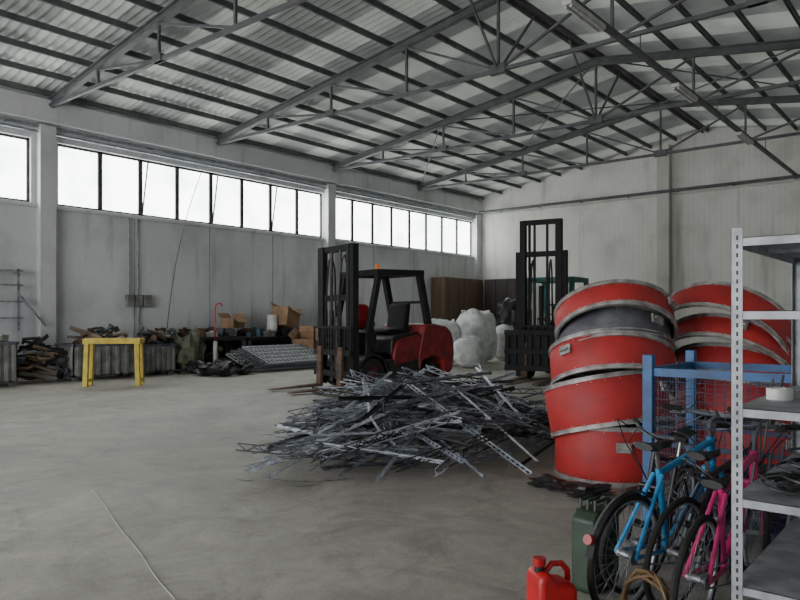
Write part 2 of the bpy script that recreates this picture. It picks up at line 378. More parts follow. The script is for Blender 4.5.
# ------------------------------------------------------------ forklift
def forklift(loc,phi,body,label,mast_h,lifted,guard_m,sc=(1,1,1),mw=.05,cyl_m=None,dash=None,pw=.09,tall=False):
    cyl_m=cyl_m or steel_mid; dash=dash or body
    e=thing('forklift',label,'forklift',loc,(0,0,ang(phi))); e.scale=sc
    for nm,x,y,r_,wd in(('front_wheel',0,.47,.34,.24),('front_wheel',0,-.47,.34,.24),('rear_wheel',-1.78,.44,.27,.2),('rear_wheel',-1.78,-.44,.27,.2)):
        t=MB()
        pr=[(r_*.55,-wd/2),(r_*.93,-wd/2),(r_,-wd/2+.03),(r_,wd/2-.03),(r_*.93,wd/2),(r_*.55,wd/2)]
        t.lathe(pr,28)
        o=t.obj(nm,rubber,parent=e,loc=(x,y,r_),rot=(math.pi/2,0,0))
        h=MB().cyl((0,0,-wd*.4),(0,0,wd*.4),r_*.56,n=20); h.cyl((0,0,-wd*.55),(0,0,wd*.55),r_*.2,n=12)
        for k in range(6):
            a=k*math.pi/3; h.cyl((r_*.36*math.cos(a),r_*.36*math.sin(a),-wd*.46),(r_*.36*math.cos(a),r_*.36*math.sin(a),wd*.46),.02,n=6)
        h.obj('hub',hub_m if body==red_fl else black_m,parent=o)
    c=MB(); c.prism([(-1.45,.2),(.1,.2),(.2,.45),(.2,.62),(-.38,.62),(-.42,.66),(-1.45,.66)],-.36,.36)
    c.prism([(-1.42,.26),(-.42,.26),(-.42,.42),(-.5,.62),(-1.42,.72)],-.58,.58)
    c.obj('chassis',black_m,parent=e,bevel=.02)
    for s in(-1,1):
        f=MB()
        pts=[(math.cos(a)*.42,.34+math.sin(a)*.42) for a in [math.radians(x) for x in range(20,171,15)]]
        inn=[(math.cos(a)*.38,.34+math.sin(a)*.38) for a in [math.radians(x) for x in range(170,19,-15)]]
        f.prism(pts+inn,min(s*.34,s*.6),max(s*.34,s*.6)); f.obj('fender',dash,parent=e)
        MB().prism([(-1.40,.62),(-.62,.5),(-.58,.7),(-.68,.98),(-.8,1.06),(-1.40,1.16)],min(s*.5,s*.59),max(s*.5,s*.59)).obj('side_panel',body,parent=e,bevel=.025)
    cw=MB(); cw.prism([(-1.36,.30),(-1.46,.58),(-1.78,.66),(-2.06,.56),(-2.12,.28),(-2.32,.28),(-2.40,.36),(-2.46,.7),(-2.44,1.0),(-2.36,1.2),(-2.20,1.32),(-1.8,1.38),(-1.5,1.36),(-1.42,1.1),(-1.3,.7)],-.6,.6)
    cw.obj('counterweight',body,parent=e,bevel=.045)
    gr=MB()
    for i in range(5): gr.box((-2.45,0,.60+i*.07),(.03,.6,.03))
    gr.obj('radiator_grille',black_m,parent=e)
    hd=MB(); hd.prism([(-1.44,.66),(-.66,.66),(-.58,.74),(-.62,1.05),(-.72,1.12),(-1.44,1.2)],-.5,.5); hd.obj('engine_hood',black_m,parent=e,bevel=.03)
    st=MB(); st.prism([(-1.3,1.14),(-.78,1.12),(-.74,1.2),(-.8,1.26),(-1.22,1.27),(-1.32,1.80),(-1.42,1.85),(-1.46,1.80),(-1.38,1.2)],-.26,.26); st.obj('seat',blackmast,parent=e,bevel=.04)
    ds=MB(); ds.prism([(.12,.62),(-.12,.62),(-.2,1.15),(-.12,1.3),(.02,1.32),(.12,1.2)],-.5,.5); ds.obj('dashboard',dash,parent=e,bevel=.03)
    sw=MB(); sw.cyl((-.1,.0,1.2),(-.38,.0,1.42),.03,n=8)
    cx=Vector((-.4,0,1.44)); nrm=Vector((-.28,0,.22)).normalized(); a_=Vector((0,1,0)); b_=nrm.cross(a_)
    sw.tube([cx+(a_*math.cos(t)+b_*math.sin(t))*.18 for t in [2*math.pi*i/20 for i in range(20)]],.018,6,closed=True)
    sw.beam(cx-a_*.17,cx+a_*.17,.02,.02); sw.obj('steering_wheel',black_m,parent=e)
    for i in range(3):
        lv=MB(); lv.cyl((-.15,-.2-.08*i,1.2),(-.22,-.2-.08*i,1.46),.01,n=6); lv.cyl((-.22,-.2-.08*i,1.46),(-.23,-.2-.08*i,1.5),.022,n=8); lv.obj('lever',black_m,parent=e)
    og=MB(); zt_=2.46
    for s in(-1,1):
        og.beam((.08,s*.5,1.1),(-.24,s*.5,zt_),pw,pw*1.1)
        og.beam((-1.74,s*.5,1.25),(-1.44,s*.5,zt_),pw,pw*1.4); og.beam((-.2,s*.5,zt_),(-1.5,s*.5,zt_+.02),pw,pw*1.2)
        og.beam((.02,s*.5,.7),(.1,s*.5,1.2),.08,.08)
    og.beam((-.2,-.54,zt_),(-.2,.54,zt_),pw,pw*1.2); og.beam((-1.5,-.54,zt_+.02),(-1.5,.54,zt_+.02),pw,pw*1.2)
    for i in range(8): x=-.34-i*.14; og.beam((x,-.5,zt_),(x,.5,zt_),.05,.05)
    og.beam((-1.6,-.5,1.85),(-1.6,.5,1.85),.05,.06)
    og.obj('overhead_guard',guard_m,parent=e)
    bc=MB(); bc.lathe([(.0,0),(.06,0),(.06,.03),(.05,.04),(.045,.12),(.02,.15),(0,.15)],14); bc.obj('beacon',orange_m,parent=e,loc=(-.40,.3,zt_+.04))
    for s in(-1,1):
        MB().cyl((-.28,s*.42,2.2),(-.2,s*.42,2.2),.08,n=14).cyl((-.3,s*.42,2.2),(-.24,s*.42,2.38),.015,n=6).obj('work_light',white_m,parent=e)
    ms=MB(); 
    for s in(-1,1):
        ms.bb(.36,.52,s*.52-mw/2,s*.52+mw/2,.08,mast_h); ms.bb(.36,.38,min(s*.42,s*.52),max(s*.42,s*.52),.08,mast_h); ms.bb(.50,.52,min(s*.42,s*.52),max(s*.42,s*.52),.08,mast_h)
    for z in((.35,mast_h-.06) if tall else (.35,1.25,mast_h-.06)): ms.bb(.33,.37,-.5,.5,z-.06,z+.06)
    ms.bb(.36,.5,-.5,.5,mast_h-.1,mast_h)
    ms.obj('outer_mast',blackmast,parent=e)
    im=MB(); top_i=mast_h+lifted-.1; bot=.12+lifted
    for s in(-1,1):
        im.bb(.40,.54,s*.40-mw*.8,s*.40+mw*.8,bot,top_i)
    for z in((top_i-.05,) if tall else (bot+.3,top_i-.06,(bot+top_i)/2+.3)): im.bb(.42,.5,-.4,.4,z-.06,z+.06)
    im.obj('inner_mast',blackmast,parent=e)
    for s in(-1,1): MB().cyl((.34,s*.30,.15),(.34,s*.30,mast_h*.55),.05,n=12).cyl((.34,s*.30,mast_h*.55),(.34,s*.30,top_i-.1),.03,n=10).obj('hydraulic_cylinder',cyl_m,parent=e)
    MB().cyl((.46,.0,bot),(.46,.0,bot+1.3),.055,n=12).obj('hydraulic_cylinder',cyl_m,parent=e)
    for s in(-1,1):
        MB().bb(.47,.5,s*.14-.025,s*.14+.025,.6,top_i-.1).obj('lift_chain',cyl_m,parent=e)
        MB().tube([(.56,s*.2,.8),(.58,s*.22,1.4),(.57,s*.2,2.0),(.5,s*.2,mast_h-.3),(.42,s*.2,mast_h-.2),(.34,s*.2,mast_h-.5),(.3,s*.2,1.2)],.018,6).obj('hydraulic_hose',rubber,parent=e)
    ca=MB(); ca.bb(.56,.62,-.56,.56,.28,.40); ca.bb(.56,.62,-.56,.56,.72,.84)
    for s in(-1,1): ca.bb(.5,.58,s*.36-.04,s*.36+.04,.2,.9)
    ca.obj('carriage',blackmast,parent=e)
    br=MB(); br.bb(.58,.62,-.58,.58,1.28,1.33)
    for i in range(8): y=-.56+i*.16; br.bb(.585,.615,y-.015,y+.015,.84,1.3)
    br.obj('load_backrest',blackmast,parent=e)
    for s in(-1,1):
        fk=MB(); fk.prism([(.62,.9),(.62,.05),(1.95,.03),(1.95,.05),(.70,.11),(.67,.9)],s*.32-.065,s*.32+.065); fk.obj('fork',rust,parent=e)
    return e
fl=forklift(S(-1.0,15.0),217,red_fl,'red and black forklift with dark mast beside the scrap heap',3.02,.1,blackmast,(.90,1.28,1.0),.05,steel_drk,black_m,.10)
MB().lathe([(0,0),(.14,0),(.16,.04),(.16,.40),(.12,.47),(.05,.5),(0,.5)],20).obj('red_tank',redplastic,parent=fl,loc=(-.05,.2,1.3))
f2=forklift(S(3.62,17.2),240,teal_m,'dark forklift with teal guard and very tall black mast',3.1,.85,teal_m,(1,1.12,1),.075,blackmast,black_m,.09,True)
lp=MB()
for i in range(9): y=-.7+i*.175; lp.bb(.64,.70,y-.045,y+.045,.25,1.2)
for z in(.3,.7,1.15): lp.bb(.68,.76,-.74,.74,z-.06,z+.06)
lp.bb(.63,.65,-.74,.74,.25,1.2); lp.obj('load_plate',blackmast,parent=f2,bevel=.008)

# ------------------------------------------------------------ red drum rings
def drum_parts(h,r,e,latch=0,paint=None):
    n=72; RW=.040
    o=MB(); o.lathe([(r-.006,.02),(r,.03),(r,h-.03),(r-.006,h-.02),(r-.012,h-.02),(r-.012,.02)],n,mats=[0,0,0,0,1,1],closed=True)
    for k in range(28):
        a=2*math.pi*k/28
        for z in(.055,h-.055): o.cyl((r*math.cos(a),r*math.sin(a),z),((r+.005)*math.cos(a),(r+.005)*math.sin(a),z),.005,n=6,mat=2)
    o.obj('shell',[paint or drum_red,drum_in,rim_m],parent=e)
    for z0,z1 in((0,RW),(h-RW,h)):
        q=MB(); q.lathe([(r-.016,z0),(r+.012,z0),(r+.012,z0+.008),(r+.004,z0+.011),(r+.004,z1-.011),(r+.012,z1-.008),(r+.012,z1),(r-.016,z1)],n,closed=True); q.obj('rim',rim_m,parent=e)
    for k in range(2):
        a=math.radians(latch)+k*2.6; c=math.cos(a); s=math.sin(a); zl=h*.66
        l=MB(); l.box(((r+.014)*c,(r+.014)*s,zl),(.024,.13,.085),(0,0,a)); l.cyl(((r+.036)*c+.045*s,(r+.036)*s-.045*c,zl),((r+.036)*c-.045*s,(r+.036)*s+.045*c,zl),.012,n=8)
        l.obj('latch',rim_m,parent=e)
def ring(fu,fd,zf,h,r,tilt,roll,label,latch=0,yaw=0,paint=None):
    e=thing('drum_ring',label,'drum section',group='red drum sections')
    Rm=Matrix.Rotation(YAW+math.radians(yaw),4,'Z')@Matrix.Rotation(math.radians(roll),4,'Y')@Matrix.Rotation(-math.radians(tilt),4,'X')
    c=S(fu,fd,zf)+ (Rm@Vector((0,r,0)))
    e.location=c; e.rotation_euler=Rm.to_euler()
    drum_parts(h,r,e,latch,paint); return e
ring(2.05,6.17,.004,.53,.55,0,0,'red steel drum section with bright rims standing on the floor',-98)
ring(2.00,6.12,.57,.47,.565,14,-7,'red drum section with steel rims leaning on the one below',-40)
ring(2.05,6.16,1.06,.38,.58,22,2,'scuffed red drum section tilted backwards in the stack',-150)
ring(2.08,6.26,1.34,.33,.54,27,5,'dull grey drum section nested under the top one',-62,0,drum_gry)
ring(2.08,6.22,1.62,.27,.55,33,5,'red drum section on top of the stack',-40)
ring(3.50,6.45,.004,.50,.66,0,0,'red drum section at the base of the leaning stack',-80)
ring(3.48,6.45,.50,.38,.66,8,12,'red steel drum section with bright rims in the leaning stack',-80)
ring(3.44,6.40,.86,.32,.66,18,22,'red drum section resting crookedly in the leaning stack',-80)
ring(3.40,6.40,1.15,.28,.66,26,32,'red drum section leaning steeply in the stack',-120)
ring(3.38,6.42,1.38,.36,.66,31,40,'red drum section slanting on top of the leaning stack',-60)

# ------------------------------------------------------------ scrap heap
def strutmesh(kind,L,nm,mat):
    m=MB(); h=L/2
    if kind==0:   # sawtooth edged angle
        n=int(L/.07); vs=[];fs=[]
        for i in range(n+1):
            x=-h+L*i/n; e=.020+ (.018 if i%2 else 0)
            vs+=[(x,e,0),(x,0,0),(x,0,e),(x,e,.002),(x,.002,.002),(x,.002,e)]
        for i in range(n):
            a=i*6;b=a+6; fs+=[(a,a+1,b+1,b),(a+1,a+2,b+2,b+1),(a+3,b+3,b+4,a+4),(a+4,b+4,b+5,a+5),(a,b,b+3,a+3),(a+2,a+5,b+5,b+2)]
        m.add(vs,fs)
    elif kind==1: # lattice strip with zigzag bars
        w=.042
        m.bb(-h,h,-w-.007,-w+.007,-.003,.003); m.bb(-h,h,w-.007,w+.007,-.003,.003)
        n=int(L/.09)
        for i in range(n):
            x0=-h+L*i/n; x1=-h+L*(i+1)/n; s=1 if i%2 else -1
            m.beam((x0,-s*w,0),(x1,s*w,0),.010,.005)
    elif kind==2: # C channel with dark slots
        m.bb(-h,h,-.022,.022,0,.0025); m.bb(-h,h,-.022,-.0195,0,.02); m.bb(-h,h,.0195,.022,0,.02)
        n=int(L/.07)
        for i in range(n): x=-h+L*(i+.5)/n; m.box((x,0,.001),(.035,.020,.006),None,1)
    elif kind==3: # kinked thin strip
        k=14; vs=[];fs=[]
        for i in range(k+1):
            t=i/k; x=-h+L*t; z=.10*max(0,1-abs(t-.6)*3); y=.04*math.sin(t*4)
            vs+=[(x,y-.012,z),(x,y+.012,z),(x,y+.012,z+.003),(x,y-.012,z+.003)]
        for i in range(k):
            a=i*4;b=a+4; fs+=[(a,a+1,b+1,b),(a+1,a+2,b+2,b+1),(a+2,a+3,b+3,b+2),(a+3,a,b,b+3)]
        fs+=[(0,3,2,1),(k*4,k*4+1,k*4+2,k*4+3)]; m.add(vs,fs)
    elif kind==4: # triangular lattice girder
        w=.038
        P3=[(0,-w,0),(0,w,0),(0,0,w*1.7)]
        for p in P3: m.beam((-h,p[1],p[2]),(h,p[1],p[2]),.010,.010)
        n=int(L/.10)
        for i in range(n):
            x0=-h+L*i/n; x1=x0+L/n; a,b=(P3[0],P3[2]) if i%2 else (P3[2],P3[0]); c,d=(P3[1],P3[2]) if i%2 else (P3[2],P3[1])
            m.beam((x0,a[1],a[2]),(x1,b[1],b[2]),.007,.007); m.beam((x0,c[1],c[2]),(x1,d[1],d[2]),.007,.007)
    else: # thin T bar with end plates
        m.bb(-h,h,-.016,.016,0,.003); m.bb(-h,h,-.0015,.0015,0,.028); m.bb(-h,-h+.07,-.035,.035,-.003,.003); m.bb(h-.07,h,-.035,.035,-.003,.003)
    return m.mesh(nm,[mat,black_m])
KN=['notched_angle_bar','lattice_strip','slotted_channel','bent_metal_strip','lattice_girder','flanged_bar']
KL=['notched galvanised angle bar in the scrap heap','zigzag lattice metal strip thrown on the scrap heap','slotted metal channel in the scrap heap','bent grey metal strip sticking out of the scrap heap','small triangular lattice girder in the scrap heap','flanged steel bar with end plates in the scrap heap']
lib={}
for k in range(6):
    for li,Ln in enumerate((.75,1.1,1.5,2.0)):
        for mi,mt in enumerate((galv_b,galv_c,steel_mid,steel_drk)):
            lib[k,li,mi]=(strutmesh(k,Ln,KN[k],mt),Ln)
HC=(.34,8.35); HA=(1.66,2.15)
def hh(u,d):
    q=((u-HC[0]-.14*(d-8.3))/HA[0])**2+((d-HC[1])/HA[1])**2
    return .84*max(0,1-q)**.6
def clampud(u,d):
    if d<7.7: u=min(u,1.40)
    return max(-1.6,min(u,2.4)),max(6.15,min(d,10.9))
N=256
for i in range(N):
    while True:
        a=R_.uniform(0,2*math.pi); q=math.sqrt(R_.random())*.98
        cd=HC[1]+HA[1]*q*math.sin(a)*.95; cu=HC[0]+.14*(cd-8.3)+HA[0]*q*math.cos(a)*.95
        k=R_.choices(range(6),(6,5,4,3,3,3))[0]; li=R_.choices(range(4),(4,5,5,3))[0]; mi=R_.choices(range(4),(4,5,5,6))[0]
        me,Ln=lib[k,li,mi]
        th=R_.uniform(0,math.pi) if R_.random()<.6 else R_.gauss(.35,.5)
        du,dd=math.cos(th)*Ln/2,math.sin(th)*Ln/2
        u1,d1,u2,d2=cu-du,cd-dd,cu+du,cd+dd
        ok=all(abs(x-y)<.02 for x,y in zip(clampud(u1,d1)+clampud(u2,d2),(u1,d1,u2,d2)))
        if ok: break
    lay=(i/N)
    kk=.1+.9*lay
    hc=hh(cu,cd)*kk
    slp=R_.gauss(0,.19)
    z1=max(.05,min(hc-slp*Ln/2, hh(u1,d1)+.22)); z2=max(.05,min(hc+slp*Ln/2,hh(u2,d2)+.22))
    p=S(u1,d1,z1); qv=S(u2,d2,z2); dr=(qv-p).normalized()
    rotm=dr.to_track_quat('X','Z').to_matrix().to_4x4()@Matrix.Rotation(R_.gauss(0,.6),4,'X')
    o=bpy.data.objects.new(KN[k],me); COL.objects.link(o); o.location=(p+qv)/2; o.rotation_euler=rotm.to_euler()
    top(o,KL[k],'metal bar','scrap metal bars in the heap')
LB=((.05,7.6,.50,.75,6.35,.05),(.1,8.2,.72,1.2,6.45,.06),(1.25,8.3,.55,.35,6.45,.05),(-1.4,6.75,.04,.1,8.2,.72),(-1.42,6.55,.04,-.1,7.4,.5),(.6,7.9,.72,1.35,6.9,.08),(-.55,6.4,.05,.6,7.4,.55),(-.9,7.4,.2,.4,6.5,.15),(-1.0,8.9,.1,.3,8.6,.85),(.2,9.1,.7,1.7,8.6,.45),(-1.40,7.0,.05,-.1,7.7,.62),(-1.2,6.35,.04,-.4,7.3,.4),(1.0,9.0,.9,1.3,7.9,.2),(-.1,8.3,.85,-1.1,7.4,.1),(.3,8.6,.9,1.5,8.2,.5),(-1.5,6.75,.05,-.5,6.9,.25),(.9,8.4,.9,1.42,7.8,.3),(-.2,6.25,.04,.3,7.4,.45))
for j,(u1,d1,z1,u2,d2,z2) in enumerate(LB):
    p=S(u1,d1,z1);q=S(u2,d2,z2);Ln=(q-p).length
    me=strutmesh((0,2,1,1,0,2)[j%6],Ln,'long_scrap_bar',galv_b if j%3 else galv_c); o=bpy.data.objects.new('long_scrap_bar',me); COL.objects.link(o)
    o.location=(p+q)/2; o.rotation_euler=((q-p).to_track_quat('X','Z').to_matrix().to_4x4()@Matrix.Rotation(.5*math.sin(j),4,'X')).to_euler()
    top(o,'long bright galvanised bar lying across the heap','metal bar','long bars across the heap')
for i in range(5):
    u=R_.uniform(-1.5,-.4); d=R_.uniform(6.2,6.7); th=R_.uniform(-.5,.8); Ln=R_.uniform(.2,.5)
    pts=[S(u+math.cos(th)*Ln*t,d+math.sin(th)*Ln*t+.05*t*t,.005+ .02*abs(t)) for t in (-.5,-.2,.1,.5)]
    top(MB().tube(pts,.0025,4).obj('wire_scrap',steel_mid),'thin bent wire offcut on the concrete floor','wire','loose wire offcuts')
pts=[]
for i in range(17):
    t=i/16; y=490+115*t; d=1050/(y-318); u=(92+85*t-400)/700*d; pts.append(S(u,d,.004)+Vector((.02*math.sin(i*.9),0,0)))
thin=M('pale_wire',(190,188,182),(165,163,157),5,.7)
top(MB().tube(pts,.0024,4).obj('floor_wire',thin),'thin pale wire lying on the floor','wire')

# ------------------------------------------------------------ sacks, panels at the back
def sack(loc,sz,mat,label,seed,ears=True):
    e=thing('bulk_bag',label,'sack',loc,(0,0,seed*.7),group='bulk bags')
    MB().blob((0,0,sz[2]/2),sz,seed,.68,.08,n=40,k=26).obj('bag_body',mat,parent=e)
    if ears:
        for s in(-1,1):
            for t in(-1,1):
                MB().tube([(s*sz[0]*.28,t*sz[1]*.2,sz[2]*.88),(s*sz[0]*.33,t*sz[1]*.16,sz[2]*1.0),(s*sz[0]*.31,t*sz[1]*.05,sz[2]*.99),(s*sz[0]*.26,t*sz[1]*.02,sz[2]*.9)],.025,5).obj('lifting_loop',mat,parent=e)
    return e
sack(S(1.28,22.3),(1.3,1.2,1.45),wbag,'rounded white woven bulk bag standing behind the forklift',1)
sack(S(2.55,23.6),(1.35,1.3,1.75),wbag,'tall white woven bulk bag near the cupboards',2)
sack(S(2.10,21.1),(1.0,.95,.95),wbag,'small slumped white bulk bag',3)
sack(S(3.85,24.6),(1.1,1.1,1.30),wbag,'white bulk bag with black sheet on it',4,False)
top(MB().blob((0,0,.40),(.9,.8,.9),7,.7,.35).obj('black_sheet',bbag,loc=S(3.85,24.6,1.24)),'crumpled black plastic sheet bundle on the bulk bag','plastic sheet')
e=thing('wall_cupboard','tall brown panelled cupboard against the wall','cupboard',(XL+.45,25.6,0))
MB().bb(-.35,.35,-1.5,1.5,0,3.25).obj('body',brown,parent=e,bevel=.01)
for i in range(2):
    d=MB().bb(.352,.385,-1.48+i*1.49,-.01+i*1.49,.08,3.19).obj('door',brown,parent=e,bevel=.008)
    MB().cyl((.42,-.12+i*.24,1.5),(.42,-.12+i*.24,1.75),.015,n=8).obj('handle',steel_dark,parent=d)
e=thing('dark_cupboard','tall dark panelled cupboard against the end wall','cupboard',(-16.45,27.3,0))
MB().bb(-.9,.9,-.3,.3,0,3.25).obj('body',darkpanel,parent=e,bevel=.01)
for i in range(3): MB().bb(-.88+i*.60,-.30+i*.60,-.335,-.302,.08,3.18).obj('door',darkpanel,parent=e,bevel=.008)

# ------------------------------------------------------------ left wall junk
def bin_(loc,sz,mat,label,rz=0):
    e=thing('metal_bin',label,'bin',loc,(0,0,rz)); x,y,z=sz; t=.03
    m=MB(); m.bb(-x/2,x/2,-y/2,y/2,.1,.13); m.bb(-x/2,-x/2+t,-y/2,y/2,.1,z); m.bb(x/2-t,x/2,-y/2,y/2,.1,z); m.bb(-x/2,x/2,-y/2,-y/2+t,.1,z); m.bb(-x/2,x/2,y/2-t,y/2,.1,z)
    for k in range(7): yy=-y/2+y*(k+.5)/7; m.bb(x/2,x/2+.045,yy-.035,yy+.035,.12,z-.05)
    m.obj('box_shell',mat,parent=e)
    r=MB(); r.bb(-x/2-.02,x/2+.05,-y/2-.02,-y/2+t,z-.03,z+.03); r.bb(-x/2-.02,x/2+.05,y/2-t,y/2+.02,z-.03,z+.03); r.bb(x/2-t,x/2+.05,-y/2,y/2,z-.03,z+.03); r.bb(-x/2-.02,-x/2+t,-y/2,y/2,z-.03,z+.03); r.obj('rim',steel_mid,parent=e)
    for a in(-1,1):
        for b in(-1,1): MB().box((a*(x/2-.08),b*(y/2-.08),.05),(.1,.1,.1)).obj('foot',steel_dark,parent=e)
    return e
bin_((-16.8,5.95,0),(1.0,1.1,.95),greybin,'grey sheet-metal bin on short feet')
bin_((-16.9,8.65,0),(.9,1.7,.85),greybin,'long grey metal bin filled with scrap parts')
bin_((-17.0,10.10,0),(.8,1.05,.78),greybin,'weathered grey metal bin against the wall')
e=thing('yellow_stand','yellow painted steel trestle stand on the floor','stand',S(-6.37,15.6),(0,0,ang(10)))
MB().bb(-.6,.6,-.27,.27,.93,1.05).obj('top_plate',yellow,parent=e,bevel=.01)
for a in(-1,1):
    for b in(-1,1):
        MB().beam((a*.52,b*.2,.95),(a*.55,b*.22,0),.14,.09).obj('leg',yellow,parent=e)
    MB().beam((a*.545,-.22,.12),(a*.545,.22,.12),.08,.06).obj('crossbar',yellow,parent=e)
def bench(y0,y1,x0,x1,h,label,mt):
    e=thing('workbench',label,'workbench',((x0+x1)/2,(y0+y1)/2,0),group='workbenches by the wall'); lx=(x1-x0)/2; ly=(y1-y0)/2
    MB().bb(-lx,lx,-ly,ly,h-.12,h).obj('bench_top',mt,parent=e,bevel=.005)
    for a in(-1,1):
        for b in(-1,1): MB().box((a*(lx-.06),b*(ly-.06),(h-.12)/2),(.09,.09,h-.12)).obj('leg',steel_dark,parent=e)
    MB().bb(-lx+.05,lx-.05,-ly+.05,ly-.05,.28,.32).obj('lower_shelf',steel_dark,parent=e)
    MB().bb(-lx+.02,-lx+.05,-ly+.1,ly-.1,0.05,h-.12).obj('back_panel',mt,parent=e)
    return e
bench(10.75,13.3,-18.1,-17.0,.95,'dark steel workbench covered with clutter',steel_drk)
bench(13.4,16.1,-18.1,-17.0,.92,'dark workbench with boxes and parts on top',black_m)
bench(16.2,17.7,-18.1,-17.1,.95,'dark workbench near the concrete column',steel_drk)
def box_item(loc,sz,mat,rz,nm,label,cat,flaps=False,tilt=0):
    e=thing(nm,label,cat,loc,(tilt,0,rz)); x,y,z=sz; t=.012
    if flaps:
        b=MB(); b.bb(-x/2,x/2,-y/2,y/2,0,t); b.bb(-x/2,-x/2+t,-y/2,y/2,0,z); b.bb(x/2-t,x/2,-y/2,y/2,0,z); b.bb(-x/2,x/2,-y/2,-y/2+t,0,z); b.bb(-x/2,x/2,y/2-t,y/2,0,z); b.obj('body',mat,parent=e)
        MB().box((x/2+.08,0,z-.06),(.2,y,.008),(0,.7,0)).obj('flap',mat,parent=e); MB().box((-x/2-.05,0,z+.07),(.2,y,.008),(0,.9,0)).obj('flap',mat,parent=e); MB().box((0,y/2+.06,z+.07),(x,.2,.008),(.8,0,0)).obj('flap',mat,parent=e)
    else:
        MB().bb(-x/2,x/2,-y/2,y/2,0,z).obj('body',mat,parent=e,bevel=.01)
        f=MB(); f.bb(-x/2-.01,x/2+.01,-y/2-.01,y/2+.01,z,z+.03); f.bb(-.06,.06,-.015,.015,z+.03,z+.07); f.obj('lid',mat,parent=e)
    return e
def can_item(loc,r,h,mat,nm,label,cat):
    e=thing(nm,label,cat,loc)
    MB().lathe([(0,0),(r,0),(r*1.03,.01),(r,.02),(r,h-.02),(r*1.03,h-.01),(r,h),(r*.9,h),(r*.9,h-.01),(0,h-.01)],16).obj('body',mat,parent=e)
    MB().tube([(r*math.cos(a),0,h-.03+r*.9*math.sin(a)) for a in [math.pi*i/8 for i in range(9)]],.005,4).obj('handle',steel_dark,parent=e)
def motor_item(loc,s,mat,rz):
    e=thing('electric_motor','greasy old electric motor on the bench','motor',loc,(0,0,rz))
    m=MB(); m.cyl((-.2*s,0,.16*s),(.2*s,0,.16*s),.14*s,n=16)
    for i in range(12): a=i*math.pi/6; m.beam((-.17*s,.145*s*math.cos(a),.16*s+.145*s*math.sin(a)),(.17*s,.145*s*math.cos(a),.16*s+.145*s*math.sin(a)),.012*s,.012*s)
    m.obj('housing',mat,parent=e)
    MB().cyl((.2*s,0,.16*s),(.3*s,0,.16*s),.025*s,n=8).obj('shaft',chrome,parent=e); MB().bb(-.14*s,.14*s,-.13*s,.13*s,0,.03*s).obj('foot',mat,parent=e)
Q=random.Random(5)
pal=[rust,steel_mid,greybin,card,brown,white_m,wood,steel_dark,greybin]
for (y0,y1,h) in((10.85,13.2,.95),(13.5,16.0,.92),(16.3,17.6,.95)):
    for (xa,xb) in((-17.9,-17.7),(-17.4,-17.2)):
        y=y0+.1
        while y<y1-.1:
            k=Q.random(); x=Q.uniform(xa,xb)
            if k<.4: box_item((x,y,h),(Q.uniform(.16,.28),Q.uniform(.18,.3),Q.uniform(.08,.30)),Q.choice(pal),Q.uniform(-.2,.2),'storage_box','small worn storage box on the workbench','box')
            elif k<.7: can_item((x,y,h),Q.uniform(.05,.10),Q.uniform(.12,.28),Q.choice([white_m,steel_mid,teal_box,rust,steel_drk,rust]),'paint_can','dented metal paint can on the workbench','can')
            else: motor_item((x,y,h),Q.uniform(.7,1.05),Q.choice([steel_mid,rust,steel_dark,steel_drk]),Q.uniform(-.6,.6))
            y+=Q.uniform(.28,.40)
box_item((-16.40,15.3,.30),(.75,.7,.70),card,.5,'cardboard_box','large open cardboard box leaning beside the bench','box',True,.35)
box_item((-17.3,15.05,1.2),(.6,.75,.6),card,.3,'cardboard_box','open cardboard box piled on the bench clutter','box',True,-.25)
box_item((-17.55,13.2,1.2),(.45,.65,.3),card,.4,'cardboard_box','small cardboard box on top of the bench clutter','box',True)
can_item((-17.3,14.55,1.05),.16,.55,white_m,'plastic_drum','white plastic drum on the bench','drum')
def scrap(loc,rot,i,L_,mt,label,grp):
    m=MB()
    if i%4==0: m.beam((-L_/2,0,0),(L_/2,0,0),.06,.06); m.box((L_/2,0,0),(.03,.14,.14))
    elif i%4==1: m.cyl((-L_/2,0,0),(L_/2,0,0),.035,n=10); m.cyl((-L_/2,0,0),(-L_/2+.05,0,0),.07,n=10)
    elif i%4==2: m.tube([(.17*math.cos(a),.17*math.sin(a),0) for a in [2*math.pi*j/16 for j in range(16)]],.035,6,closed=True)
    else: m.bb(-L_/2,L_/2,-.12,.12,-.01,.01); m.bb(-L_/2,L_/2,-.12,-.10,0,.08); m.bb(-L_/2,L_/2,.10,.12,0,.08)
    top(m.obj('scrap_part',mt,loc=loc,rot=rot),label,'machine part',grp)
for (bx0,bx1,by0,by1,z) in((-17.2,-16.4,5.6,6.4,.80),(-17.2,-16.6,7.9,9.4,.75),(-17.25,-16.7,9.7,10.5,.68)):
    for i in range(20):
        scrap((Q.uniform(bx0+.15,bx1-.15),Q.uniform(by0+.2,by1-.2),z+Q.uniform(.05,.48)),(Q.uniform(-.6,.6),Q.uniform(-.5,.5),Q.uniform(0,3)),i,Q.uniform(.3,.8),Q.choice([rust,steel_mid,greybin,wood,steel_drk,brown]),'rusty machine part thrown in the metal bin','scrap parts in the bins')
for i in range(34):
    y=Q.uniform(10.8,17.2); x=Q.uniform(-17.0,-16.4)
    scrap((x,y,Q.uniform(.08,.5)),(Q.uniform(-.5,.5),Q.uniform(-.5,.5),Q.uniform(0,3)),i,Q.uniform(.4,1.0),Q.choice([rust,steel_mid,brown,steel_drk,greybin,wood]),'old metal part lying in the wall clutter','metal parts along the wall')
